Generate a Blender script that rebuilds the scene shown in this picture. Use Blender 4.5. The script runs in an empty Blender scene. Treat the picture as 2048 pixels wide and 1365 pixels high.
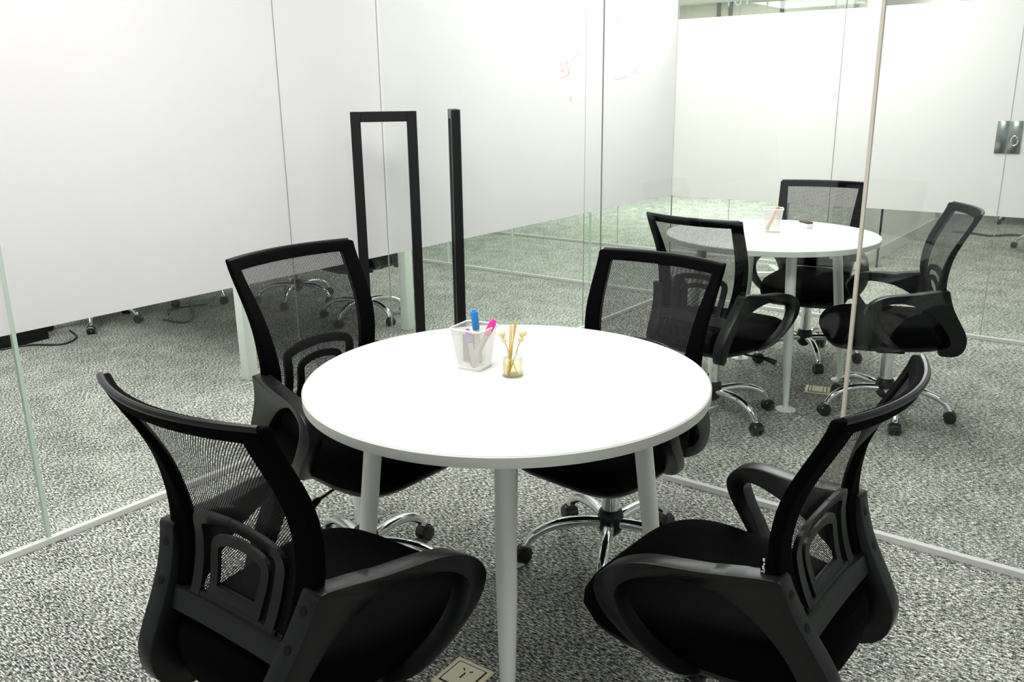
import bpy, bmesh, math, random
from mathutils import Vector, Matrix
S = bpy.context.scene
COL = S.collection
PI = math.pi
random.seed(4)

# ------------------------------------------------------------------ materials
def lin(r, g, b):
    f = lambda c: (c/255/12.92) if c/255 <= 0.04045 else ((c/255+0.055)/1.055)**2.4
    return (f(r), f(g), f(b), 1)

def newmat(name):
    m = bpy.data.materials.new(name); m.use_nodes = True
    nt = m.node_tree; nt.nodes.clear()
    out = nt.nodes.new('ShaderNodeOutputMaterial')
    return m, nt, out

def N(nt, kind, **kw):
    n = nt.nodes.new(kind)
    for k, v in kw.items():
        if k in n.inputs: n.inputs[k].default_value = v
        else: setattr(n, k, v)
    return n

def pbr(name, col, rough=0.5, metal=0.0, spec=0.5, noise=0.0, nscale=40, bump=0.0, bscale=300, coat=0.0):
    m, nt, out = newmat(name)
    b = N(nt, 'ShaderNodeBsdfPrincipled', Roughness=rough, Metallic=metal)
    b.inputs['Base Color'].default_value = col
    b.inputs['Specular IOR Level'].default_value = spec
    b.inputs['Coat Weight'].default_value = coat
    nt.links.new(b.outputs[0], out.inputs[0])
    tc = N(nt, 'ShaderNodeTexCoord')
    if noise:
        n = N(nt, 'ShaderNodeTexNoise', Scale=nscale, Detail=3.0)
        nt.links.new(tc.outputs['Object'], n.inputs['Vector'])
        mx = N(nt, 'ShaderNodeMix', data_type='RGBA')
        mx.inputs['A'].default_value = tuple(c*(1-noise) for c in col[:3])+(1,)
        mx.inputs['B'].default_value = tuple(min(1, c*(1+noise)) for c in col[:3])+(1,)
        nt.links.new(n.outputs['Fac'], mx.inputs['Factor'])
        nt.links.new(mx.outputs['Result'], b.inputs['Base Color'])
    if bump:
        n = N(nt, 'ShaderNodeTexNoise', Scale=bscale, Detail=2.0)
        nt.links.new(tc.outputs['Object'], n.inputs['Vector'])
        bp = N(nt, 'ShaderNodeBump', Strength=bump, Distance=0.001)
        nt.links.new(n.outputs['Fac'], bp.inputs['Height'])
        nt.links.new(bp.outputs[0], b.inputs['Normal'])
    return m

def glass_mat(name, tint, ior=1.44, gloss=1.0):
    m, nt, out = newmat(name)
    tr = N(nt, 'ShaderNodeBsdfTransparent'); tr.inputs['Color'].default_value = tint
    gl = N(nt, 'ShaderNodeBsdfGlossy', Roughness=0.0)
    gl.inputs['Color'].default_value = (gloss, gloss, gloss, 1)
    # Schlick reflectance, the same from both sides of the thin pane
    f0 = ((ior-1)/(ior+1))**2
    lw = N(nt, 'ShaderNodeLayerWeight', Blend=0.5)
    pw = N(nt, 'ShaderNodeMath', operation='POWER'); pw.inputs[1].default_value = 5.0
    nt.links.new(lw.outputs['Facing'], pw.inputs[0])
    fr = N(nt, 'ShaderNodeMath', operation='MULTIPLY_ADD'); fr.inputs[1].default_value = 1-f0; fr.inputs[2].default_value = f0
    nt.links.new(pw.outputs[0], fr.inputs[0])
    mx = N(nt, 'ShaderNodeMixShader')
    nt.links.new(fr.outputs[0], mx.inputs[0]); nt.links.new(tr.outputs[0], mx.inputs[1])
    nt.links.new(gl.outputs[0], mx.inputs[2]); nt.links.new(mx.outputs[0], out.inputs[0])
    return m

def film_mat(name, col, trans=0.35):
    m, nt, out = newmat(name)
    tc = N(nt, 'ShaderNodeTexCoord')
    n = N(nt, 'ShaderNodeTexNoise', Scale=2.2, Detail=2.0)
    nt.links.new(tc.outputs['Object'], n.inputs['Vector'])
    mr = N(nt, 'ShaderNodeMix', data_type='RGBA')
    mr.inputs['A'].default_value = col; mr.inputs['B'].default_value = tuple(c*0.96 for c in col[:3])+(1,)
    nt.links.new(n.outputs['Fac'], mr.inputs['Factor'])
    d = N(nt, 'ShaderNodeBsdfDiffuse'); t = N(nt, 'ShaderNodeBsdfTranslucent')
    nt.links.new(mr.outputs['Result'], d.inputs['Color']); nt.links.new(mr.outputs['Result'], t.inputs['Color'])
    mx = N(nt, 'ShaderNodeMixShader'); mx.inputs[0].default_value = trans
    nt.links.new(d.outputs[0], mx.inputs[1]); nt.links.new(t.outputs[0], mx.inputs[2])
    nt.links.new(mx.outputs[0], out.inputs[0])
    return m

def lattice_mat(name, col, pitch, thr, rough=0.6, spec=0.3):
    """woven net: threads stay, round holes between them are clear (UV in metres)"""
    m, nt, out = newmat(name)
    uv = N(nt, 'ShaderNodeUVMap')
    sep = N(nt, 'ShaderNodeSeparateXYZ'); nt.links.new(uv.outputs[0], sep.inputs[0])
    def mth(op, a, b=None):
        n = N(nt, 'ShaderNodeMath', operation=op)
        for i, v in enumerate((a, b)):
            if v is None: continue
            if isinstance(v, (int, float)): n.inputs[i].default_value = v
            else: nt.links.new(v, n.inputs[i])
        return n.outputs[0]
    k = 2*PI/pitch
    a = mth('ADD', sep.outputs[0], sep.outputs[1]); b = mth('SUBTRACT', sep.outputs[0], sep.outputs[1])
    sa = mth('SINE', mth('MULTIPLY', a, k)); sb = mth('SINE', mth('MULTIPLY', b, k))
    prod = mth('ADD', sa, sb)
    hole = mth('GREATER_THAN', prod, thr)
    bs = N(nt, 'ShaderNodeBsdfPrincipled', Roughness=rough); bs.inputs['Base Color'].default_value = col
    bs.inputs['Specular IOR Level'].default_value = spec
    tr = N(nt, 'ShaderNodeBsdfTransparent')
    mx = N(nt, 'ShaderNodeMixShader')
    nt.links.new(hole, mx.inputs[0]); nt.links.new(bs.outputs[0], mx.inputs[1]); nt.links.new(tr.outputs[0], mx.inputs[2])
    nt.links.new(mx.outputs[0], out.inputs[0])
    return m

def carpet_mat():
    m, nt, out = newmat('woven_carpet')
    tc = N(nt, 'ShaderNodeTexCoord')
    def noise(scale, detail, mapscale, rot=0.0):
        mp = N(nt, 'ShaderNodeMapping'); mp.inputs['Scale'].default_value = mapscale; mp.inputs['Rotation'].default_value = (0, 0, rot)
        nt.links.new(tc.outputs['Object'], mp.inputs['Vector'])
        n = N(nt, 'ShaderNodeTexNoise', Scale=scale, Detail=detail); n.inputs['Roughness'].default_value = 0.6
        nt.links.new(mp.outputs[0], n.inputs['Vector']); return n
    a = noise(1.0, 2.0, (58, 260, 1), 0.12)      # yarn streaks
    b = noise(1.0, 2.0, (220, 95, 1), 0.0)      # cross loops
    c = noise(6.0, 3.0, (1, 1, 1))               # broad wear
    cc = noise(150.0, 1.0, (1, 1, 1))            # colour flecks
    def mth(op, x, y):
        n = N(nt, 'ShaderNodeMath', operation=op)
        for i, v in enumerate((x, y)):
            if isinstance(v, (int, float)): n.inputs[i].default_value = v
            else: nt.links.new(v, n.inputs[i])
        return n.outputs[0]
    v = mth('ADD', mth('MULTIPLY', a.outputs['Fac'], 0.62), mth('MULTIPLY', b.outputs['Fac'], 0.30))
    v = mth('ADD', v, mth('MULTIPLY', c.outputs['Fac'], 0.08))
    ramp = N(nt, 'ShaderNodeValToRGB')
    e = ramp.color_ramp.elements
    e[0].position = 0.39; e[0].color = (0.006, 0.010, 0.009, 1)
    e[1].position = 0.63; e[1].color = (0.78, 0.78, 0.72, 1)
    for pos, cl in ((0.455, (0.052, 0.060, 0.055, 1)), (0.505, (0.172, 0.180, 0.168, 1)), (0.555, (0.42, 0.42, 0.39, 1))):
        x = e.new(pos); x.color = cl
    nt.links.new(v, ramp.inputs['Fac'])
    hs = N(nt, 'ShaderNodeMix', data_type='RGBA', blend_type='MULTIPLY'); hs.inputs['Factor'].default_value = 0.35
    nt.links.new(ramp.outputs['Color'], hs.inputs['A']); nt.links.new(cc.outputs['Color'], hs.inputs['B'])
    gn = N(nt, 'ShaderNodeMix', data_type='RGBA', blend_type='MULTIPLY'); gn.inputs['Factor'].default_value = 1.0
    gn.inputs['B'].default_value = (1.76, 1.76, 1.70, 1)
    nt.links.new(hs.outputs['Result'], gn.inputs['A'])
    bs = N(nt, 'ShaderNodeBsdfPrincipled', Roughness=0.95); bs.inputs['Specular IOR Level'].default_value = 0.1
    nt.links.new(gn.outputs['Result'], bs.inputs['Base Color'])
    bp = N(nt, 'ShaderNodeBump', Strength=0.5, Distance=0.004); nt.links.new(v, bp.inputs['Height'])
    nt.links.new(bp.outputs[0], bs.inputs['Normal'])
    nt.links.new(bs.outputs[0], out.inputs[0])
    return m

M = {}
M['carpet'] = carpet_mat()
M['glass'] = glass_mat('clear_glass', (0.965, 0.986, 0.974, 1))
M['film'] = film_mat('frosted_film', (0.86, 0.85, 0.858, 1), 0.4)
M['film_back'] = film_mat('frosted_film_warm', (0.90, 0.89, 0.88, 1), 0.4)
M['joint'] = pbr('glass_joint', lin(150, 170, 158), 0.3)
M['joint_pale'] = pbr('pale_joint', lin(188, 208, 194), 0.25)
M['joint_beige'] = pbr('beige_joint', lin(214, 206, 190), 0.3)
M['joint_dark'] = pbr('dark_joint', lin(95, 92, 86), 0.4)
M['joint_line'] = pbr('grey_joint', lin(140, 142, 134), 0.4)
M['channel'] = pbr('white_aluminium', (0.62, 0.62, 0.60, 1), 0.35, spec=0.5)
M['paint'] = pbr('white_wall_paint', (0.78, 0.79, 0.76, 1), 0.8, noise=0.03, nscale=3)
M['far'] = pbr('olive_grey_paint', (0.66, 0.64, 0.55, 1), 0.8, noise=0.05, nscale=2)
M['ceil'] = pbr('ceiling_paint', (0.80, 0.80, 0.79, 1), 0.9, noise=0.02, nscale=4)
M['plastic'] = pbr('black_plastic', (0.0045, 0.0048, 0.005, 1), 0.34, spec=0.32, bump=0.12, bscale=900)
M['fabric'] = pbr('black_mesh_fabric', (0.0016, 0.0016, 0.0021, 1), 0.85, spec=0.04, noise=0.5, nscale=700, bump=0.6, bscale=800)
M['net'] = lattice_mat('black_net', (0.005, 0.005, 0.006, 1), 0.0058, 0.28)
M['chrome'] = pbr('chrome', (0.80, 0.81, 0.82, 1), 0.07, metal=1.0)
M['rubber'] = pbr('black_caster', (0.010, 0.010, 0.011, 1), 0.3, spec=0.5)
M['bolt'] = pbr('dark_bolt', (0.003, 0.003, 0.003, 1), 0.5, spec=0.2)
M['top'] = pbr('white_laminate', (0.70, 0.70, 0.682, 1), 0.35, spec=0.4, noise=0.01, nscale=6)
M['edge'] = pbr('white_edge_band', (0.80, 0.83, 0.75, 1), 0.35)
M['leg'] = pbr('white_painted_metal', (0.90, 0.94, 0.87, 1), 0.3, spec=0.5)
M['wire'] = lattice_mat('white_wire_net', (0.80, 0.80, 0.76, 1), 0.0052, 0.08, 0.4, 0.5)
M['white'] = pbr('white_enamel', (0.84, 0.84, 0.80, 1), 0.35)
M['frameblack'] = pbr('black_powder_coat', (0.006, 0.006, 0.007, 1), 0.4, spec=0.35)
M['blue'] = pbr('blue_cap', lin(30, 140, 215), 0.35)
M['pink'] = pbr('pink_cap', lin(240, 50, 160), 0.35)
M['purple'] = pbr('purple_cap', lin(135, 40, 180), 0.35)
M['red'] = pbr('red_cap', lin(214, 120, 112), 0.4)
M['barrel'] = pbr('grey_barrel', lin(190, 188, 186), 0.35)
M['greyfelt'] = pbr('grey_felt', lin(95, 95, 92), 0.9)
M['darkfelt'] = pbr('dark_felt', lin(60, 50, 48), 0.9)
M['cream'] = pbr('cream_plastic', lin(246, 238, 200), 0.45)
M['creamplate'] = pbr('cream_socket', lin(250, 244, 214), 0.4)
M['brass'] = pbr('pale_brass', lin(226, 214, 170), 0.3, metal=0.35)
M['bottle'] = pbr('bottle_glass', (0.98, 0.99, 0.97, 1), 0.0); M['bottle'].node_tree.nodes['Principled BSDF'].inputs['Transmission Weight'].default_value = 1.0; M['bottle'].node_tree.nodes['Principled BSDF'].inputs['IOR'].default_value = 1.32
def half_clear(m):
    nt = m.node_tree; out = nt.nodes['Material Output']; b = nt.nodes['Principled BSDF']
    tr = N(nt, 'ShaderNodeBsdfTransparent'); tr.inputs['Color'].default_value = (0.97, 0.975, 0.95, 1)
    mx = N(nt, 'ShaderNodeMixShader'); mx.inputs[0].default_value = 0.55
    nt.links.new(b.outputs[0], mx.inputs[1]); nt.links.new(tr.outputs[0], mx.inputs[2]); nt.links.new(mx.outputs[0], out.inputs[0])
half_clear(M['bottle'])
M['oil'] = glass_mat('yellow_oil', (0.99, 0.96, 0.80, 1), 1.2)
M['reed'] = pbr('rattan_reed', lin(222, 184, 84), 0.7, noise=0.2, nscale=200)
M['cotton'] = pbr('cotton_flower', lin(244, 232, 186), 0.95, noise=0.08, nscale=150)
M['cable'] = pbr('black_cable', (0.012, 0.013, 0.014, 1), 0.5)
M['bluecable'] = pbr('blue_grey_cable', lin(66, 70, 88), 0.5)
M['steel'] = pbr('brushed_steel', (0.30, 0.34, 0.31, 1), 0.22, metal=1.0)
M['greensign'] = pbr('green_sign', lin(40, 150, 105), 0.5)
M['scrib'] = pbr('red_marker_trace', lin(224, 182, 190), 0.8)
M['scribg'] = pbr('grey_marker_trace', lin(180, 180, 186), 0.8)
M['letter'] = pbr('grey_letter', lin(105, 125, 125), 0.6)

# ------------------------------------------------------------------ mesh helpers
class MB:
    def __init__(s): s.v = []; s.f = []
    def add(s, vs, fs):
        o = len(s.v); s.v += [tuple(p) for p in vs]; s.f += [tuple(i+o for i in f) for f in fs]; return s
    def box(s, c, d, rz=0.0, ry=0.0, rx=0.0):
        m = Matrix.Rotation(rz, 3, 'Z') @ Matrix.Rotation(ry, 3, 'Y') @ Matrix.Rotation(rx, 3, 'X')
        vs = []
        for x in (-1, 1):
            for y in (-1, 1):
                for z in (-1, 1):
                    vs.append(Vector(c)+m @ Vector((x*d[0]/2, y*d[1]/2, z*d[2]/2)))
        return s.add(vs, [(0, 1, 3, 2), (4, 6, 7, 5), (0, 4, 5, 1), (2, 3, 7, 6), (0, 2, 6, 4), (1, 5, 7, 3)])
    def grid(s, rows, close_u=False, close_v=False, cap=False):
        nr, nc = len(rows), len(rows[0]); vs = [p for r in rows for p in r]; fs = []
        for i in range(nr if close_v else nr-1):
            for j in range(nc if close_u else nc-1):
                a = i*nc+j; b = i*nc+(j+1) % nc; c = ((i+1) % nr)*nc+(j+1) % nc; d = ((i+1) % nr)*nc+j
                fs.append((a, b, c, d))
        if cap: fs.append(tuple(range(nc))[::-1]); fs.append(tuple((nr-1)*nc+j for j in range(nc)))
        return s.add(vs, fs)
    def lathe(s, prof, n=32, c=(0, 0, 0), cap=True):
        rows = [[(c[0]+r*math.cos(2*PI*j/n), c[1]+r*math.sin(2*PI*j/n), c[2]+z) for j in range(n)] for r, z in prof]
        return s.grid(rows, close_u=True, cap=cap)
    def tube(s, path, rad, n=10, sx=1.0, cap=True):
        """round tube along a path; rad number or list; sx widens it sideways"""
        P = [Vector(p) for p in path]; rows = []
        ref = Vector((0, 0, 1))
        for i, p in enumerate(P):
            t = (P[min(i+1, len(P)-1)]-P[max(i-1, 0)]).normalized()
            if i == 0:
                ref = Vector((0, 0, 1)) if abs(t.z) < 0.95 else Vector((0, 1, 0))
            side = t.cross(ref)
            side.normalize(); up = side.cross(t).normalized(); ref = up
            r = rad[i] if isinstance(rad, (list, tuple)) else rad
            rows.append([p+side*(r*sx*math.cos(2*PI*j/n))+up*(r*math.sin(2*PI*j/n)) for j in range(n)])
        return s.grid(rows, close_u=True, cap=cap)
    def build(s, name, mat, parent=None, smooth=True, bevel=0.0, seg=2, ang=35, uv=None, loc=None, rot=None):
        me = bpy.data.meshes.new(name); me.from_pydata(s.v, [], s.f); me.update()
        bm = bmesh.new(); bm.from_mesh(me)
        bmesh.ops.recalc_face_normals(bm, faces=bm.faces)
        if bevel:
            es = [e for e in bm.edges if len(e.link_faces) == 2 and e.calc_face_angle(0) > math.radians(ang)]
            bmesh.ops.bevel(bm, geom=es, offset=bevel, segments=seg, profile=0.5, affect='EDGES', clamp_overlap=True)
        bm.to_mesh(me); bm.free()
        if smooth:
            me.polygons.foreach_set('use_smooth', [True]*len(me.polygons)); me.set_sharp_from_angle(angle=math.radians(40))
        if uv:
            l = me.uv_layers.new(name='UVMap')
            for lp in me.loops: l.data[lp.index].uv = uv(me.vertices[lp.vertex_index].co)
        me.materials.append(mat)
        o = bpy.data.objects.new(name, me); COL.objects.link(o)
        if parent: o.parent = parent
        if loc: o.location = loc
        if rot: o.rotation_euler = rot
        return o

def tag(o, label=None, cat=None, group=None, kind=None):
    if label: o['label'] = label
    if cat: o['category'] = cat
    if group: o['group'] = group
    if kind: o['kind'] = kind
    return o
def empty(name, loc=(0, 0, 0), rz=0.0):
    o = bpy.data.objects.new(name, None); o.empty_display_size = 0.1; COL.objects.link(o); o.location = loc; o.rotation_euler = (0, 0, rz); return o
def interp(t, x):
    if x <= t[0][0]: return t[0][1]
    for (a, b), (c, d) in zip(t, t[1:]):
        if x <= c: return b+(d-b)*(x-a)/(c-a)
    return t[-1][1]
def smooth_path(pts, n=4):
    """Catmull-Rom through tuples of any length"""
    out = []; L = len(pts)
    for i in range(L-1):
        p0, p1, p2, p3 = pts[max(i-1, 0)], pts[i], pts[i+1], pts[min(i+2, L-1)]
        for k in range(n):
            t = k/n
            out.append(tuple(0.5*((2*b)+(c-a)*t+(2*a-5*b+4*c-d)*t*t+(3*b-a-3*c+d)*t**3) for a, b, c, d in zip(p0, p1, p2, p3)))
    out.append(tuple(pts[-1])); return out

# ------------------------------------------------------------------ room shell
AX, BY, CY, EY = -2.793, 2.75, 5.534, 7.15
CEIL = 2.6
fl = MB().box((-2.5, 5.0, -0.05), (15, 17, 0.1)).build('floor', M['carpet'], smooth=False); tag(fl, kind='structure')
ce = MB().box((-2.5, 5.0, CEIL+0.05), (15, 17, 0.1)).build('ceiling', M['ceil'], smooth=False); tag(ce, kind='structure')

def glass_wall(name, axis, pos, joints, jmats, film=None, channel=True, top=CEIL, filmmat='film'):
    """a run of panes; axis 'x' = plane x=pos running along y, axis 'y' = plane y=pos running along x"""
    w = empty(name); tag(w, kind='structure')
    T = 0.012
    def bx(u0, u1, t0, t1, z0, z1):
        c = ((u0+u1)/2, (t0+t1)/2, (z0+z1)/2); d = (u1-u0, t1-t0, z1-z0)
        if axis == 'y': return MB().box((c[0], c[1], c[2]), (d[0], d[1], d[2]))
        return MB().box((c[1], c[0], c[2]), (d[1], d[0], d[2]))
    s = 1 if axis == 'y' else -1
    t0, t1 = sorted((pos, pos+s*T))
    for i, (a, b) in enumerate(zip(joints, joints[1:])):
        bx(a+0.003, b-0.003, t0, t1, 0.012, top).build('glass_pane', M['glass'], w, smooth=False)
    for j, mname in zip(joints[1:-1], jmats):
        if mname:
            hw = 0.0013 if mname != 'joint_beige' else 0.005
            if mname == 'joint_pale': hw = 0.006
            (bx(j-hw, j+hw, t0-0.0022, t1+0.0022, 0.012, top) if mname in ('joint_pale', 'joint_beige') else bx(j-hw, j+hw, min(pos-s*0.0022, pos+s*0.003), max(pos-s*0.0022, pos+s*0.003), 0.012, top)).build('joint_strip', M[mname], w, smooth=False)
    if film:
        f0, f1, z0, z1 = film
        g0, g1 = sorted((pos-s*0.0014, pos-s*0.0004))
        bx(f0, f1, g0, g1, z0, z1).build('frosted_film', M[filmmat], w, smooth=False)
    if channel:
        bx(joints[0], joints[-1], pos-0.012, pos+0.012+0.0, 0.0, 0.022).build('bottom_channel', M['channel'], w, smooth=False, bevel=0.002)
    return w
wa = glass_wall('wall_left', 'x', AX, [-2.0, 1.12, 2.212, 2.752, 4.40, 5.534], ['joint_pale', 'joint_line', 'joint_line', 'joint_line'], film=(-2.0, 5.53, 0.723, 2.12))
wb = glass_wall('wall_middle', 'y', BY, [AX+0.02, -1.672, -0.741, 0.19, 1.12, 2.6], ['joint_line', 'joint_beige', 'joint_line', 'joint_line'])
wc = glass_wall('wall_back', 'y', CY, [AX, -1.699, -0.762, 0.17, 2.6], ['joint_dark', 'joint_line', 'joint_dark'], film=(AX, 2.6, 0.721, 1.88), filmmat='film_back')
wd = glass_wall('wall_corridor', 'y', CY, [-6.2, -4.9, -4.20, -3.46, AX-0.02], ['joint_pale', 'joint_pale', 'joint_pale'])
we = glass_wall('wall_far_glass', 'y', EY, [-6.6, -5.4, -4.16, -3.05, -1.96], ['joint_dark', 'joint_dark', 'joint_dark'])
# corner post between the left wall and the back wall
MB().box((AX+0.002, CY+0.006, CEIL/2), (0.006, 0.012, CEIL)).build('corner_strip', M['joint_line'], wc, smooth=False)

# steel lock plates on the back wall's glass door
dl = empty('door_1', (-0.762, CY-0.001, 1.156)); tag(dl, kind='structure')
MB().box((-0.032, -0.004, 0), (0.056, 0.008, 0.176)).build('lock_plate', M['steel'], dl, bevel=0.002)
lk = MB().box((0.034, -0.004, 0), (0.062, 0.008, 0.176)).build('lock_plate', M['steel'], dl, bevel=0.002)
r = MB()
r.grid([[(0.034+(0.017+0.004*math.cos(b))*math.cos(a), -0.010-0.004*math.sin(b), -0.02+(0.017+0.004*math.cos(b))*1.5*math.sin(a)) for b in [2*PI*j/8 for j in range(8)]] for a in [2*PI*i/28 for i in range(28)]], close_u=True, close_v=True)
r.build('lock_turn', M['chrome'], lk)

# marker traces left on the frosted film
def trace(pts, w, mat):
    mb = MB(); X = AX+0.0020
    for (a, b), (c, d) in zip(pts, pts[1:]):
        L = math.hypot(c-a, d-b); nx, nz = -(d-b)/L*w, (c-a)/L*w
        mb.add([(X, a-nx, b-nz), (X, c-nx, d-nz), (X, c+nx, d+nz), (X, a+nx, b+nz), (X-0.0004, a-nx, b-nz), (X-0.0004, c-nx, d-nz), (X-0.0004, c+nx, d+nz), (X-0.0004, a+nx, b+nz)],
               [(0, 1, 2, 3), (7, 6, 5, 4), (0, 4, 5, 1), (1, 5, 6, 2), (2, 6, 7, 3), (3, 7, 4, 0)])
    mb.build('marker_trace', M[mat], wa, smooth=False)
trace([(4.14, 1.59), (4.16, 1.53), (4.20, 1.59), (4.22, 1.52), (4.25, 1.60), (4.36, 1.64)], 0.004, 'scrib')
trace([(4.14, 1.50), (4.22, 1.515)], 0.004, 'scrib')
trace([(4.24, 1.40), (4.25, 1.37)], 0.006, 'scrib')
trace([(4.68, 1.82), (4.72, 1.86), (4.76, 1.81), (4.80, 1.85)], 0.004, 'scrib')
trace([(4.73, 1.492), (4.86, 1.512)], 0.003, 'scribg')
trace([(4.97, 1.53), (4.98, 1.56)], 0.004, 'scribg')

# solid wall with skirting beyond the back glass, and the far wall
w1 = MB().box((-2.01, 9.6, CEIL/2), (0.12, 4.7, CEIL)).build('wall_right_far', M['paint'], smooth=False); tag(w1, kind='structure')
sk = MB().box((-1.942, 9.6, 0.05), (0.016, 4.7, 0.10)).build('baseboard_far', M['channel'], smooth=False, bevel=0.003); tag(sk, kind='structure')
w2 = MB().box((-2.5, 12.05, CEIL/2), (15, 0.1, CEIL)).build('wall_far', M['far'], smooth=False); tag(w2, kind='structure')
tp = MB().box((-1.85, 7.43, 0.62), (0.014, 0.014, 1.24)).build('trim_1', M['frameblack'], smooth=False); tag(tp, kind='structure')
for i, (x, m_) in enumerate(((-5.42, 'joint_dark'), (-5.25, 'joint_dark'), (-4.52, 'frameblack'), (-3.56, 'joint_dark'), (-5.88, 'channel'))):
    t_ = MB().box((x, 11.98, CEIL/2), (0.045 if m_ != 'channel' else 0.07, 0.04, CEIL)).build('trim_%d' % (i+2), M[m_], smooth=False); tag(t_, kind='structure')
w3 = MB().box((-8.9, 5.0, CEIL/2), (0.1, 17, CEIL)).build('wall_outer_left', M['paint'], smooth=False); tag(w3, kind='structure')

# ------------------------------------------------------------------ office chair
Z0 = 0.46
YE = [(0.44, -0.205), (0.50, -0.185), (0.55, -0.160), (0.618, -0.139), (0.665, -0.135), (0.72, -0.138), (0.78, -0.150), (0.83, -0.172), (0.89, -0.203), (0.947, -0.230)]
SAG = [(0.44, -0.002), (0.55, -0.007), (0.64, -0.004), (0.70, 0.008), (0.78, 0.026), (0.86, 0.040), (0.947, 0.052)]
WB = [(0.44, 0.188), (0.55, 0.200), (0.72, 0.214), (0.947, 0.223)]
STRIP = [(0.44, 0.060), (0.55, 0.058), (0.72, 0.050), (0.947, 0.036)]
def back_pt(x, z, off=0.0):
    u = max(-1, min(1, x/interp(WB, z)))
    ys = sum(interp(YE, z+d) for d in (-0.03, -0.015, 0, 0.015, 0.03))/5
    return (x, ys-interp(SAG, z)*(1-u*u)-off, z)
def sheet(mb, xf, z0, z1, nx, nz, o0, o1):
    """curved slab that follows the back; xf(s, z) gives x for s in 0..1"""
    F = [[back_pt(xf(i/nx, z0+(z1-z0)*j/nz), z0+(z1-z0)*j/nz, o0) for i in range(nx+1)] for j in range(nz+1)]
    B = [[back_pt(xf(i/nx, z0+(z1-z0)*j/nz), z0+(z1-z0)*j/nz, o1) for i in range(nx+1)] for j in range(nz+1)]
    rows = [f+b[::-1] for f, b in zip(F, B)]
    mb.grid(rows, close_u=True)
    n = nx+1; o = len(mb.v)-len(rows)*2*n
    for base, flip in ((o, False), (o+(len(rows)-1)*2*n, True)):
        for i in range(nx):
            f = (base+i, base+i+1, base+2*n-2-i, base+2*n-1-i); mb.f.append(f if flip else f[::-1])
def ribbon(mb, pts, w, o0, o1):
    """flat plastic strip along (x,z) points on the back surface"""
    P = smooth_path(pts, 3); rows = []
    for i, (x, z) in enumerate(P):
        a, b = P[max(i-1, 0)], P[min(i+1, len(P)-1)]
        L = math.hypot(b[0]-a[0], b[1]-a[1]); nx, nz = -(b[1]-a[1])/L*w/2, (b[0]-a[0])/L*w/2
        rows.append([back_pt(x+nx, z+nz, o0), back_pt(x-nx, z-nz, o0), back_pt(x-nx, z-nz, o1), back_pt(x+nx, z+nz, o1)])
    mb.grid(rows, close_u=True, cap=True)

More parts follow.
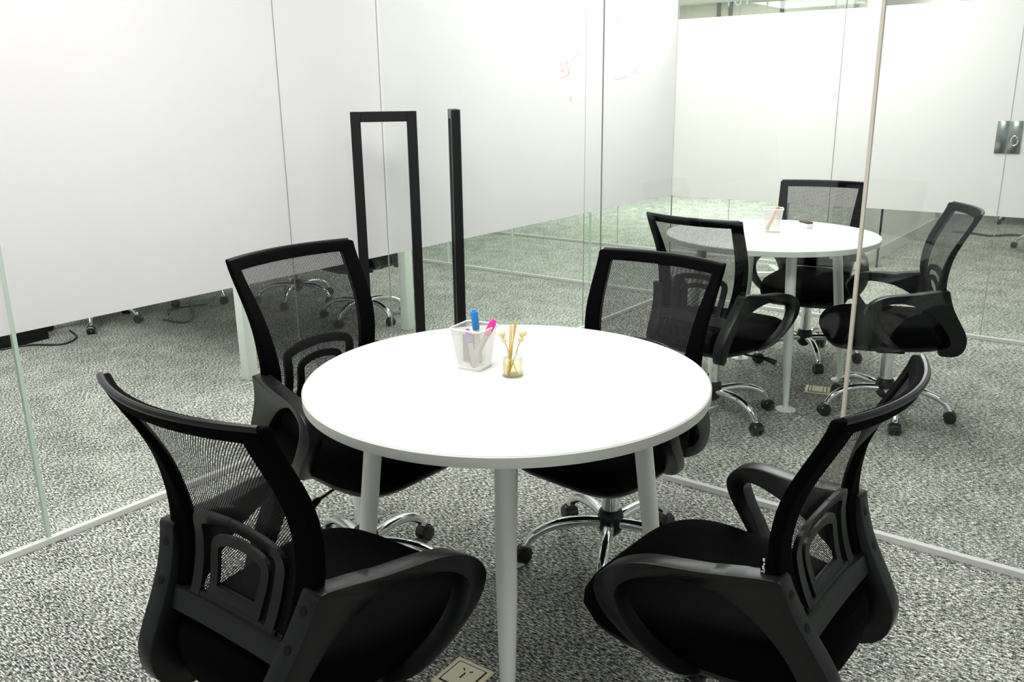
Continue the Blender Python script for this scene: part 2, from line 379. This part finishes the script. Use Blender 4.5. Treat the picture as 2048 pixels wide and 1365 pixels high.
def make_chair():
    root = empty('office_chair')
    # seat cushion
    n = 56
    def plan(th, s):
        c, sn = math.cos(th), math.sin(th)
        e = 2/(4.6 if sn > 0 else 3.4)
        x = math.copysign(abs(c)**e, c); y = math.copysign(abs(sn)**e, sn)
        yy = 0.03+(0.262 if y > 0 else 0.262)*y*s
        half = 0.184+0.036*min(1, max(0, (yy+0.235)/0.34))
        return half*x*s, yy
    mb = MB(); rows = []
    for s, z in ((0.90, 0.374), (0.965, 0.380), (1.0, 0.398), (1.018, 0.425), (1.01, 0.448), (0.965, 0.466), (0.88, 0.474), (0.70, 0.476), (0.4, 0.472), (0.05, 0.470)):
        row = []
        for j in range(n):
            x, y = plan(2*PI*j/n, s)
            dz = -0.030*max(0, (y-0.13)/0.17)**2 if z > 0.40 else 0
            dz += 0.012*max(0, (-y-0.05)/0.17)**2 if z > 0.40 else 0
            row.append((x, y, z+dz))
        rows.append(row)
    mb.grid(rows, close_u=True, cap=True).build('seat', M['fabric'], root)
    mb = MB(); rows = []
    for s, z in ((0.96, 0.384), (0.955, 0.372), (0.90, 0.358), (0.74, 0.350), (0.3, 0.348)):
        rows.append([(*plan(2*PI*j/n, s), z) for j in range(n)])
    mb.grid(rows, close_u=True, cap=True).build('seat_shell', M['plastic'], root)
    # back frame
    mb = MB()
    for sg in (-1, 1):
        sheet(mb, lambda s, z: sg*(interp(WB, z)-s*interp(STRIP, z)), 0.485, 0.945, 4, 22, -0.006, 0.017)
    sheet(mb, lambda s, z: (2*s-1)*interp(WB, z)*0.995, 0.917, 0.947, 20, 3, -0.006, 0.017)
    sheet(mb, lambda s, z: (2*s-1)*interp(WB, z)*0.95, 0.487, 0.510, 16, 2, -0.004, 0.015)
    mb.build('back_frame', M['fabric'], root, bevel=0.0045, seg=2, ang=50)
    mb = MB(); P = []
    for t in [i/24 for i in range(25)]:
        x = (2*t-1)*0.217; P.append(back_pt(x, 0.946, 0.012))
    mb.tube(P, 0.0065, 8)
    mb.build('top_rail', M['plastic'], root)
    # net
    mb = MB(); nx, nz = 20, 20
    rows = [[back_pt((2*i/nx-1)*(interp(WB, z)-0.012), z, 0.001) for i in range(nx+1)] for z in [0.495+0.44*j/nz for j in range(nz+1)]]
    mb.grid(rows).build('mesh_panel', M['net'], root, uv=lambda c: (c.x, c.z))
    # lumbar support
    mb = MB()
    for s in (-1, 1):
        ribbon(mb, [(s*0.104, 0.520), (s*0.107, 0.56), (s*0.112, 0.61), (s*0.116, 0.645), (s*0.114, 0.663), (s*0.102, 0.673), (s*0.06, 0.684), (0, 0.689)], 0.025, 0.009, 0.018)
        ribbon(mb, [(s*0.062, 0.520), (s*0.064, 0.555), (s*0.069, 0.59), (s*0.072, 0.617), (s*0.068, 0.630), (s*0.056, 0.638), (s*0.03, 0.645), (0, 0.648)], 0.021, 0.008, 0.016)
    sheet(mb, lambda s, z: (2*s-1)*0.068, 0.520, 0.556, 8, 3, 0.008, 0.016)
    sheet(mb, lambda s, z: (2*s-1)*0.122, 0.515, 0.538, 8, 2, 0.008, 0.017)
    sheet(mb, lambda s, z: (2*s-1)*(0.170-0.01*(0.54-z)/0.05), 0.498, 0.531, 14, 4, 0.006, 0.026)
    mb.build('lumbar_support', M['plastic'], root, bevel=0.002, seg=1, ang=50)
    # armrests
    st = [(-.17, .340, -.17, .372, .135), (-.215, .340, -.19, .378, .150), (-.248, .358, -.200, .395, .160), (-.262, .392, -.197, .420, .165), (-.261, .430, -.180, .450, .167),
          (-.243, .470, -.155, .482, .171), (-.216, .515, -.122, .515, .178), (-.192, .558, -.082, .545, .187), (-.175, .600, -.045, .562, .197), (-.168, .622, -.03, .568, .203), (-.164, .634, -.018, .571, .206),
          (-.150, .637, -.005, .574, .208), (-.10, .630, .02, .578, .217), (-.04, .621, .045, .579, .229), (.02, .617, .068, .578, .243), (.07, .614, .090, .574, .256), (.112, .604, .107, .566, .267),
          (.146, .584, .117, .554, .276), (.164, .558, .120, .540, .281), (.164, .532, .114, .520, .283), (.147, .500, .098, .490, .281), (.112, .460, .068, .452, .271), (.072, .418, .034, .416, .252), (.042, .385, .006, .388, .228), (.015, .362, -.012, .370, .185), (.0, .352, -.02, .364, .14)]
    P = smooth_path(st, 2)
    bolts = []
    for sg in (-1, 1):
        mb = MB(); rows = []
        for k, (oy, oz, iy, iz, xc) in enumerate(P):
            hw = 0.0225
            rows.append([(sg*(xc-hw), oy, oz), (sg*(xc+hw), oy, oz), (sg*(xc+hw), iy, iz), (sg*(xc-hw), iy, iz)])
        mb.grid(rows, close_u=True, cap=True)
        arm = mb.build('armrest', M['plastic'], root, bevel=0.006, seg=2, ang=55)
        for (by, bz, bx) in ((-.1738, .603, .196), (-.2018, .540, .182)):
            nrm = Vector((0, -0.86, 0.5)) if bz < .58 else Vector((0, -0.93, 0.37))
            q = nrm.to_track_quat('Z', 'Y').to_matrix()
            b = MB(); n_ = 14
            rows = [[Vector((sg*bx, by, bz))+q @ Vector((r_*math.cos(2*PI*j/n_), r_*math.sin(2*PI*j/n_), h)) for j in range(n_)] for r_, h in ((0.0085, -0.006), (0.0085, 0.0009), (0.006, 0.0010))]
            b.grid(rows, close_u=True, cap=True).build('bolt', M['bolt'], arm)
    # tilt mechanism + lever
    mb = MB().box((0, -0.02, 0.340), (0.16, 0.20, 0.022)).box((0, 0, 0.322), (0.09, 0.12, 0.03))
    mech = mb.build('tilt_mechanism', M['plastic'], root, bevel=0.006)
    MB().tube([(0.03, 0.03, 0.325), (0.12, 0.045, 0.322), (0.20, 0.06, 0.318), (0.215, 0.062, 0.317), (0.26, 0.07, 0.306)], [0.004, 0.004, 0.004, 0.010, 0.012], 8).build('height_lever', M['plastic'], mech)
    # gas lift, hub, legs
    MB().lathe([(0.0275, 0.150), (0.0275, 0.322)], 24).build('gas_lift', M['chrome'], root)
    MB().lathe([(0.018, 0.075), (0.034, 0.090), (0.040, 0.110), (0.041, 0.140), (0.037, 0.158), (0.030, 0.166), (0.026, 0.166)], 28).build('hub', M['plastic'], root)
    leg = MB().tube(smooth_path([(0, 0.030, 0.122), (0, 0.09, 0.128), (0, 0.15, 0.126), (0, 0.205, 0.112), (0, 0.245, 0.088), (0, 0.265, 0.062), (0, 0.270, 0.050)], 3), [0.0175]*8+[0.0165]*5+[0.0135]*6, 12, sx=1.0)
    lg = leg.build('base_leg', M['chrome'], root)
    c = MB()
    for sx in (-1, 1):
        prof = [(0.008, 0.0), (0.022, 0.001), (0.0255, 0.005), (0.0255, 0.016), (0.022, 0.0195), (0.006, 0.020)]
        rows = [[(sx*(0.004+h), 0.278+r_*math.cos(2*PI*j/20), 0.0255+r_*math.sin(2*PI*j/20)) for j in range(20)] for r_, h in prof]
        c.grid(rows, close_u=True, cap=True)
    rows = [[(x, 0.276+0.028*math.cos(a)*k, 0.027+0.030*math.sin(a)*k) for a in [PI*0.02+PI*0.96*j/10 for j in range(11)]] for x, k in ((-0.016, 0.75), (-0.013, 1), (0.013, 1), (0.016, 0.75))]
    c.grid(rows)
    c.lathe([(0.010, 0.040), (0.010, 0.066)], 12, c=(0, 0.270, 0))
    c.build('caster', M['rubber'], lg)
    for k in range(1, 5):
        l2 = lg.copy(); COL.objects.link(l2); l2.parent = root
        for ch in lg.children:
            d = ch.copy(); COL.objects.link(d); d.parent = l2
    return root

BASE_NAMES = ('base_leg',)
FIXED = ('base_leg', 'hub')
def set_pose(root, x, y, th, base, dz):
    root.location = (x, y, 0); root.rotation_euler = (0, 0, math.radians(th))
    k = 0
    for ch in root.children:
        nm = ch.name.split('.')[0]
        if nm == 'base_leg':
            ch.rotation_euler = (0, 0, -math.radians(base+72*k)-math.radians(th)); k += 1
        elif nm not in FIXED:
            ch.location = (0, 0, dz)
proto = make_chair()
used = [False]
def chair(x, y, th, base, dz, label, group):
    if not used[0]:
        r = proto; used[0] = True
    else:
        r = proto.copy(); COL.objects.link(r)
        for ch in list(proto.children):
            c = ch.copy(); COL.objects.link(c); c.parent = r
            for g in ch.children:
                d = g.copy(); COL.objects.link(d); d.parent = c
    set_pose(r, x, y, th, base, dz)
    tag(r, label, 'chair', group)
    return r
G1, G2, G3 = 'chairs around the near round table', 'chairs around the far round table', 'chairs beyond the glass walls'
chair(-1.212, 0.940, 0.2, 66.4, 0.014, 'black mesh office chair at front left of near table, seen from behind', G1)
ch_fr = chair(-0.582, 1.539, 87.9, 31.5, -0.024, 'black mesh office chair at front right of near table, turned sideways', G1)
chair(-1.782, 1.596, -90.9, 68.4, 0.043, 'black mesh office chair behind left of near table, in front of the tall black frame', G1)
chair(-1.246, 2.138, -184.8, 11.1, -0.016, 'black mesh office chair tucked behind the near table, facing the camera before the glass', G1)
chair(-0.896, 3.960, 113.8, 11.6, -0.015, 'black mesh office chair in side view at right of far table', G2)
chair(-1.513, 3.480, -6.6, 40.8, -0.019, 'black mesh office chair at front left of far table, its back to us', G2)
chair(-1.477, 4.582, -169.6, 1.2, -0.009, 'black mesh office chair behind the far table, facing the camera', G2)
chair(-4.13, 3.82, 168, 25, 0.0, 'office chair beyond left glass with chrome base right of white desk leg', G3)
chair(-4.90, 3.90, 172, 5, 0.0, 'office chair beyond left glass whose chrome base shows through mesh chair back', G3)
chair(-5.50, 2.72, -80, 52, 0.0, 'office chair beyond left glass, casters showing left below the frosted film', G3)
chair(-5.55, 3.55, -95, 20, 0.0, 'office chair beyond left glass, one caster showing below film by coiled cable', G3)
chair(-0.80, 9.02, 200, 60, 0.0, 'office chair beyond back glass with chrome leg at right picture edge', G3)
chair(-1.22, 10.75, 170, 15, 0.0, 'office chair far beyond back glass, casters under the door film', G3)

# little woven tag sewn to the back edge of the front right chair
tg = MB().box((-0.2100, -0.133, 0.642-0.024), (0.0012, 0.024, 0.046)).build('fabric_tag', M['fabric'], ch_fr, smooth=False)
mk = MB()
for yy, zz, dy_, dz_, rx_ in ((-.126, .660, .004, .006, 0), (-.127, .652, .003, .004, .4), (-.126, .645, .004, .007, -.3), (-.128, .638, .002, .006, .2), (-.124, .637, .002, .005, .9), (-.129, .631, .003, .005, 0), (-.129, .625, .003, .005, 0)):
    mk.box((-0.2109, yy, zz-0.024), (0.0006, dy_, dz_), rx=rx_)
mk.build('tag_marks', M['white'], tg, smooth=False)
# ------------------------------------------------------------------ round tables
def make_table(x, y, z, r, a0, label, group):
    t = empty('round_table', (x, y, 0))
    tag(t, label, 'table', group)
    th = 0.027
    MB().lathe([(0.02, z-th), (r-0.003, z-th), (r-0.0008, z-th+0.002), (r-0.0004, z-0.003), (r-0.002, z-0.0006), (r-0.006, z), (0.02, z)], 128).build('tabletop', M['top'], t)
    MB().lathe([(r-0.004, z-th-0.0004), (r+0.0006, z-th+0.001), (r+0.001, z-th+0.003), (r+0.001, z-0.0035), (r-0.001, z-0.0012)], 128, cap=False).build('edge_band', M['edge'], t)
    for k in range(4):
        a = math.radians(a0+90*k); c, s = math.cos(a), math.sin(a)
        r0, r1 = 0.325, 0.405
        pts = []; rad = []
        for i in range(13):
            u = i/12
            pts.append(((r0+(r1-r0)*u)*c, (r0+(r1-r0)*u)*s, (z-th-0.012)*(1-u)+0.010*u))
            rad.append(0.0235-0.0115*max(0, (u-0.45)/0.55)**1.3)
        lg = MB().tube(pts[::-1], rad[::-1], 20).build('leg', M['leg'], t)
        MB().lathe([(0.046, 0.0), (0.047, 0.003), (0.040, 0.007), (0.016, 0.010), (0.012, 0.018)], 32, c=(r1*c, r1*s, 0)).build('foot_disc', M['white'], lg)
        MB().box((r0*c, r0*s, z-th-0.005), (0.085, 0.085, 0.010), rz=a).build('mount_plate', M['leg'], lg, bevel=0.004)
    return t
make_table(-1.238, 1.604, 0.75, 0.494, -53.5, 'white round meeting table in front, holding pen cup and reed diffuser', 'round tables')
make_table(-1.512, 4.065, 0.755, 0.497, -52.5, 'white round meeting table in the next room, behind the glass', 'round tables')

# ------------------------------------------------------------------ pen cups, markers, erasers
def rrect(half, rad, n=5):
    out = []
    for cx, cy, a0 in ((1, 1, 0), (-1, 1, 90), (-1, -1, 180), (1, -1, 270)):
        for i in range(n+1):
            a = math.radians(a0+90*i/n); out.append((cx*(half-rad)+rad*math.cos(a), cy*(half-rad)+rad*math.sin(a)))
    return out
def pen_cup(x, y, z, rz, label, h=0.106, b=0.033, tp=0.0465):
    t = empty('pen_cup', (x, y, z), rz); tag(t, label, 'pen cup', 'wire pen cups')
    mb = MB(); rows = []; U = []
    lo, hi = rrect(b, 0.009), rrect(tp, 0.011)
    nz = 6
    per = [0]
    for i in range(len(hi)): per.append(per[-1]+math.dist(hi[i], hi[(i+1) % len(hi)]))
    rows = [[(p[0]+(q[0]-p[0])*k/nz, p[1]+(q[1]-p[1])*k/nz, 0.006+(h-0.006)*k/nz) for p, q in list(zip(lo, hi))+[(lo[0], hi[0])]] for k in range(nz+1)]
    mb.grid(rows)
    o = mb.build('wire_wall', M['wire'], t)
    l = o.data.uv_layers.new(name='UVMap'); nc = len(hi)+1
    for lp in o.data.loops:
        vi = lp.vertex_index; l.data[lp.index].uv = (per[vi % nc], (vi//nc)/nz*h)
    mb = MB(); P = [(p[0], p[1], h) for p in hi]
    rows = [[(p[0]*(1+0.045*math.cos(a)), p[1]*(1+0.045*math.cos(a)), h+0.0028*math.sin(a)) for a in [2*PI*j/8 for j in range(8)]] for p in hi]
    mb.grid(rows, close_u=True, close_v=True).build('rim', M['white'], t)
    mb = MB(); lo2 = rrect(b+0.0015, 0.009)
    mb.grid([[(p[0]*k, p[1]*k, zz) for p in lo2] for k, zz in ((0.97, 0.0), (1.0, 0.002), (1.02, 0.008), (0.9, 0.0085), (0.3, 0.004))], close_u=True, cap=True).build('base', M['white'], t)
    return t
pen_cup(-1.349, 1.615, 0.75, math.radians(8), 'white wire pen cup with coloured markers on the near table')
pen_cup(-1.530, 4.125, 0.755, math.radians(22), 'white wire pen cup with one reddish marker on the far table', h=0.112)

def marker(x, y, z, dx, dy, length, capmat, capfrac, label, barrel='barrel', end=None, group='markers in the near pen cup', rad=0.0085):
    tilt = Vector((dx, dy, 1)).normalized()
    t = empty('marker', (x, y, z)); tag(t, label, 'marker', group)
    q = tilt.to_track_quat('Z', 'Y').to_matrix()
    def seg(prof, name, mat):
        n = 18
        rows = [[q @ Vector((r_*math.cos(2*PI*j/n), r_*math.sin(2*PI*j/n), h)) for j in range(n)] for r_, h in prof]
        return MB().grid(rows, close_u=True, cap=True).build(name, mat, t)
    L = length; c0 = L*(1-capfrac)
    seg([(rad*0.7, 0.0), (rad*0.92, 0.002), (rad*0.92, c0)], 'barrel', M[barrel])
    seg([(rad*1.02, c0), (rad*1.10, c0+0.002), (rad*1.10, L-0.010), (rad*1.02, L-0.006), (rad*0.70, L-0.005), (rad*0.70, L-0.001), (rad*0.55, L)], 'cap', M[capmat])
    if end: seg([(rad*0.72, -0.001), (rad*0.96, 0.001), (rad*0.96, 0.014), (rad*0.93, 0.0145)], 'end_plug', M[end])
cz = 0.7585
marker(-1.352, 1.639, cz, -0.075, -0.05, 0.138, 'blue', 0.38, 'whiteboard marker with blue cap standing in the near pen cup')
marker(-1.352, 1.606, cz, 0.42, 0.30, 0.132, 'pink', 0.34, 'whiteboard marker with pink cap leaning right in near pen cup', end='red')
marker(-1.327, 1.590, cz, -0.22, -0.02, 0.100, 'purple', 0.36, 'pen with purple cap low inside the near pen cup', barrel='barrel', rad=0.007)
marker(-1.553, 4.116, 0.7635, 0.42, 0.10, 0.125, 'red', 0.30, 'reddish marker leaning inside the far pen cup', barrel='red', group='markers in the far pen cup')
er = empty('whiteboard_eraser', (-1.374, 1.622, cz), math.radians(10)); tag(er, 'grey block eraser standing inside the near pen cup', 'eraser', 'whiteboard erasers')
MB().box((0, 0, 0.036), (0.026, 0.018, 0.072)).build('felt_block', M['greyfelt'], er, bevel=0.002)
er = empty('whiteboard_eraser', (-1.437, 4.335, 0.755), math.radians(-40)); tag(er, 'small white eraser with dark felt top lying on far table', 'eraser', 'whiteboard erasers')
MB().box((0, 0, 0.012), (0.078, 0.036, 0.024)).build('body', M['white'], er, bevel=0.003)
MB().box((0, 0, 0.028), (0.076, 0.034, 0.008)).build('felt_pad', M['darkfelt'], er, bevel=0.002)

# ------------------------------------------------------------------ reed diffuser
dx, dy, dz = -1.226, 1.612, 0.75
rd = empty('reed_diffuser', (dx, dy, dz)); tag(rd, 'small glass reed diffuser with yellow oil beside the pen cup', 'diffuser')
R = 0.0262
MB().lathe([(0.004, 0.0), (R-0.002, 0.0), (R, 0.002), (R, 0.044), (R-0.003, 0.048), (0.0145, 0.049), (0.0125, 0.052), (0.0125, 0.060), (0.0135, 0.062), (0.0135, 0.066), (0.0105, 0.066), (0.0100, 0.051), (R-0.006, 0.046), (R-0.0035, 0.043), (R-0.0035, 0.006), (0.003, 0.005)], 40).build('bottle', M['bottle'], rd)
MB().lathe([(0.002, 0.0055), (R-0.0042, 0.0065), (R-0.0042, 0.036), (0.002, 0.0362)], 32).build('oil', M['oil'], rd)
reeds = [((-0.010, -0.006), (-0.004, 0.004), 0.135), ((-0.014, 0.000), (0.012, 0.004), 0.138), ((-0.006, 0.006), (0.006, 0.010), 0.135), ((-0.012, -0.008), (0.009, -0.004), 0.137), ((-0.008, 0.000), (0.000, -0.002), 0.128),
         ((0.012, -0.010), (-0.026, 0.004), 0.108), ((-0.008, -0.004), (0.026, 0.016), 0.105)]
ux, uy = 0.795, 0.605
for (a, b, L) in reeds:
    # first coordinate across the view, second along it
    p0 = Vector((a[0]*ux-a[1]*uy, a[0]*uy+a[1]*ux, 0.008)); p1 = Vector((b[0]*ux-b[1]*uy, b[0]*uy+b[1]*ux, L))
    rr = MB().tube([p0, (p0+p1)/2, p1], 0.0014, 8).build('reed', M['reed'], rd)
    if L < 0.11:
        for k, (f, sz) in enumerate(((1.0, 0.0105), (0.84, 0.0075))):
            c = p0+(p1-p0)*f; mb = MB(); rows = []
            for i in range(9):
                ph = PI*i/8
                rows.append([(c.x+sz*max(0.03, math.sin(ph))*math.cos(2*PI*j/14)*(1+0.10*math.sin(3*j+2*i)), c.y+sz*max(0.03, math.sin(ph))*math.sin(2*PI*j/14)*(1+0.10*math.cos(2*j+i)), c.z+sz*math.cos(ph)) for j in range(14)])
            mb.grid(rows, close_u=True, cap=True).build('cotton_flower', M['cotton'], rr)

# ------------------------------------------------------------------ tall black frames in the glass corner
def black_frame(p, q, h, label):
    (x0, y0), (x1, y1) = p, q
    L = math.hypot(x1-x0, y1-y0); t = empty('display_frame', ((x0+x1)/2, (y0+y1)/2, 0), math.atan2(y1-y0, x1-x0))
    tag(t, label, 'frame', 'tall black frames')
    b = 0.040
    for s in (-1, 1): MB().box((s*(L/2-b/2), 0, h/2), (b, b, h)).build('upright_bar', M['frameblack'], t, bevel=0.002, seg=1)
    MB().box((0, 0, h-b/2), (L-2*b, b*0.98, b)).build('top_bar', M['frameblack'], t, bevel=0.001, seg=1)
    MB().box((0, 0, b/2), (L-2*b, b*0.98, b)).build('bottom_bar', M['frameblack'], t, bevel=0.001, seg=1)
black_frame((-2.652, 2.440), (-2.472, 2.632), 1.358, 'tall narrow black open frame standing broadside in the glass corner')
black_frame((-2.650, 3.056), (-2.470, 2.872), 1.358, 'tall black open frame behind the glass, seen nearly edge on')

# ------------------------------------------------------------------ floor outlet boxes
def floor_box(x, y, rz, label, socket):
    t = empty('floor_outlet', (x, y, 0), rz); tag(t, label, 'floor outlet', 'floor outlets')
    MB().box((0, 0, 0.003), (0.114, 0.114, 0.006)).build('cover_plate', M['cream'], t, bevel=0.002)
    fr = MB().box((0, 0, 0.0066), (0.088, 0.088, 0.0012)).build('recess_rim', M['bolt'], t, smooth=False)
    pl = MB().box((0, 0, 0.0078), (0.080, 0.080, 0.0016)).build('socket_plate', M['creamplate'], t, smooth=False)
    if socket:
        for sx in (-1, 1):
            MB().box((sx*0.011, 0.020, 0.0090), (0.010, 0.003, 0.0010), rz=sx*0.7).build('slot', M['bolt'], pl, smooth=False)
        for yy in (0.006, -0.002, -0.010):
            MB().box((0.0, yy, 0.0090), (0.004, 0.007, 0.0010), rz=0.2).build('slot', M['bolt'], pl, smooth=False)
    else:
        for sx in (-0.028, 0.026): MB().box((sx, 0, 0.0090), (0.003, 0.075, 0.0010)).build('slot', M['bolt'], pl, smooth=False)
    return t
floor_box(-1.236, 1.402, math.radians(2), 'cream floor outlet plate with socket slots under the near table', True)
floor_box(-1.232, 4.09, math.radians(15), 'pale brass floor outlet plate in carpet under far table', False)

# ------------------------------------------------------------------ things beyond the glass
dk = empty('office_desk', (-4.565, 3.185, 0)); tag(dk, 'white office desk beyond left glass, square legs below the frosted film', 'desk')
MB().box((0, 0, 0.735), (1.81, 1.32, 0.03)).build('desktop', M['top'], dk, bevel=0.003)
for sy in (-1, 1):
    MB().box((0.868, sy*0.595, 0.36), (0.062, 0.062, 0.72)).build('leg', M['leg'], dk, bevel=0.004)
MB().box((-0.865, 0.645, 0.36), (0.05, 0.05, 0.72)).build('leg', M['leg'], dk, bevel=0.004)
pc = empty('computer_tower', (-5.46, 2.14, 0), math.radians(6)); tag(pc, 'black computer tower on carpet beyond left glass at picture edge', 'computer')
MB().box((0, 0, 0.21), (0.20, 0.42, 0.42)).build('case', M['plastic'], pc, bevel=0.008)
MB().box((0.102, 0, 0.21), (0.006, 0.36, 0.34)).build('side_panel', M['frameblack'], pc, bevel=0.002)
def cable(name, pts, r, mat, label):
    o = MB().tube(smooth_path(pts, 6), r, 6).build(name, M[mat], None); tag(o, label, 'cable')
cable('floor_cable', [(-5.36, 2.02, .006), (-5.32, 2.2, .006), (-5.17, 2.33, .006), (-5.25, 2.46, .006), (-5.45, 2.52, .006)], 0.006, 'cable', 'thin black cable lying on carpet beside the black computer tower')
cable('floor_cable', [(-5.20, 3.02, .006), (-5.05, 3.04, .006), (-5.02, 3.10, .006), (-5.17, 3.23, .006), (-5.40, 3.36, .006), (-5.62, 3.50, .006)], 0.007, 'cable', 'black looped cable on carpet below film, left of white desk leg')
cable('floor_cable', [(-5.30, 3.12, .007), (-5.42, 3.20, .007), (-5.40, 3.33, .007), (-5.36, 3.45, .007), (-5.50, 3.62, .007)], 0.006, 'cable', 'black cable curving toward chair caster below the left film')
cable('floor_cable', [(-1.72, 9.70, .012), (-1.56, 9.71, .012), (-1.36, 9.62, .012), (-1.21, 9.78, .012), (-1.08, 9.79, .012), (-0.9, 9.70, .012)], 0.011, 'bluecable', 'blue grey cable on carpet far beyond the back glass')
# white pedestal desk beyond the back glass: only its foot shows under the far table
pd = empty('pedestal_table', (-2.36, 6.62, 0)); tag(pd, 'white pedestal table beyond back glass, cross foot under far tabletop', 'table')
MB().box((0, 0, 0.70), (0.6, 0.6, 0.025)).build('tabletop', M['top'], pd, bevel=0.003)
MB().lathe([(0.025, 0.03), (0.025, 0.69)], 20).build('column', M['white'], pd)
MB().box((0, 0, 0.020), (0.62, 0.05, 0.04), rz=0.6).box((0, 0, 0.020), (0.05, 0.62, 0.038), rz=0.6).build('cross_foot', M['white'], pd, bevel=0.004)
# small white socket box on the wall beyond
sb = empty('wall_socket', (-1.95, 10.05, 0.26)); tag(sb, 'small white socket box low on wall beyond back glass', 'socket')
MB().box((0.03, 0, 0), (0.06, 0.20, 0.14)).build('box', M['white'], sb, bevel=0.004)
MB().box((0.075, 0.02, 0.02), (0.03, 0.04, 0.04)).build('plug', M['cable'], sb, bevel=0.003)
# distant items above the film
dlp = MB().lathe([(0.02, 0.0), (0.20, 0.0), (0.21, 0.02), (0.21, 0.07), (0.19, 0.09), (0.02, 0.09)], 28).build('ceiling_lamp', M['white']); dlp.location = (-3.75, 11.3, 2.30); tag(dlp, 'small round white lamp on far wall above the back film', 'lamp')
dlp.location = (-3.72, 11.8, 2.27)
gs = MB().box((0, 0, 0), (0.22, 0.06, 0.16)).build('hanging_sign', M['greensign'], None, bevel=0.004); gs.location = (-3.22, 11.94, 2.44); tag(gs, 'green sign high on the far wall beyond back glass', 'sign')
tx = bpy.data.curves.new('room_number', 'FONT'); tx.body = '101'; tx.size = 0.16; tx.extrude = 0.002; tx.align_x = 'CENTER'; tx.materials.append(M['letter'])
to = bpy.data.objects.new('room_number', tx); COL.objects.link(to)
to_me = bpy.data.meshes.new_from_object(to); bpy.data.objects.remove(to); to = bpy.data.objects.new('room_number', to_me); COL.objects.link(to)
to.location = (-3.07, EY-0.004, 2.09); to.rotation_euler = (PI/2, 0, 0); tag(to, 'grey room number on the far glass, cut by picture top', 'sign')

# ------------------------------------------------------------------ lights
def area(x, y, p, sx=1.2, sy=1.2, z=CEIL-0.02, col=(1.0, 0.985, 0.96)):
    l = bpy.data.lights.new('ceiling_panel', 'AREA'); l.shape = 'RECTANGLE'; l.size = sx; l.size_y = sy; l.energy = p; l.color = col
    o = bpy.data.objects.new('ceiling_panel', l); COL.objects.link(o); o.location = (x, y, z); return o
area(-1.5, 1.1, 46)
area(-1.7, 4.4, 52, 1.2, 2.0)
area(-4.4, 1.6, 48)
area(-3.6, 3.35, 44)
area(-2.5, 6.4, 60)
area(-0.2, 6.6, 12, col=(1.0, 0.93, 0.82))
area(-1.0, 9.3, 30, 1.5, 1.5, col=(1.0, 0.94, 0.85))
area(-4.6, 9.9, 190, 1.8, 1.8)
area(0.9, 2.0, 10)
wd_ = bpy.data.worlds.new('world'); S.world = wd_; wd_.use_nodes = True
bg = wd_.node_tree.nodes['Background']; bg.inputs[0].default_value = (0.93, 0.97, 1.0, 1); bg.inputs[1].default_value = 0.5

# ------------------------------------------------------------------ camera
f_px, pitch, roll, yaw = 1726.2, math.radians(15.9995), math.radians(-0.7244), math.radians(37.2719)
right = Vector((math.cos(yaw), math.sin(yaw), 0)); fw0 = Vector((-math.sin(yaw), math.cos(yaw), 0)); up0 = Vector((0, 0, 1))
fw = math.cos(pitch)*fw0-math.sin(pitch)*up0; up = math.cos(pitch)*up0+math.sin(pitch)*fw0
rr_ = math.cos(roll)*right+math.sin(roll)*up; uu_ = math.cos(roll)*up-math.sin(roll)*right
cam = bpy.data.cameras.new('camera'); co = bpy.data.objects.new('camera', cam); COL.objects.link(co)
m4 = Matrix((rr_, uu_, -fw)).transposed().to_4x4(); m4.translation = Vector((0, 0, 1.42)); co.matrix_world = m4
cam.sensor_fit = 'HORIZONTAL'; cam.sensor_width = 36; cam.lens = f_px*36/2048; cam.clip_start = 0.05
S.camera = co
S.view_settings.view_transform = 'Standard'; S.view_settings.look = 'None'; S.view_settings.gamma = 1; S.view_settings.exposure = 0.34
S.view_settings.use_curve_mapping = False
S.cycles.transparent_max_bounces = 32
S.cycles.max_bounces = 10
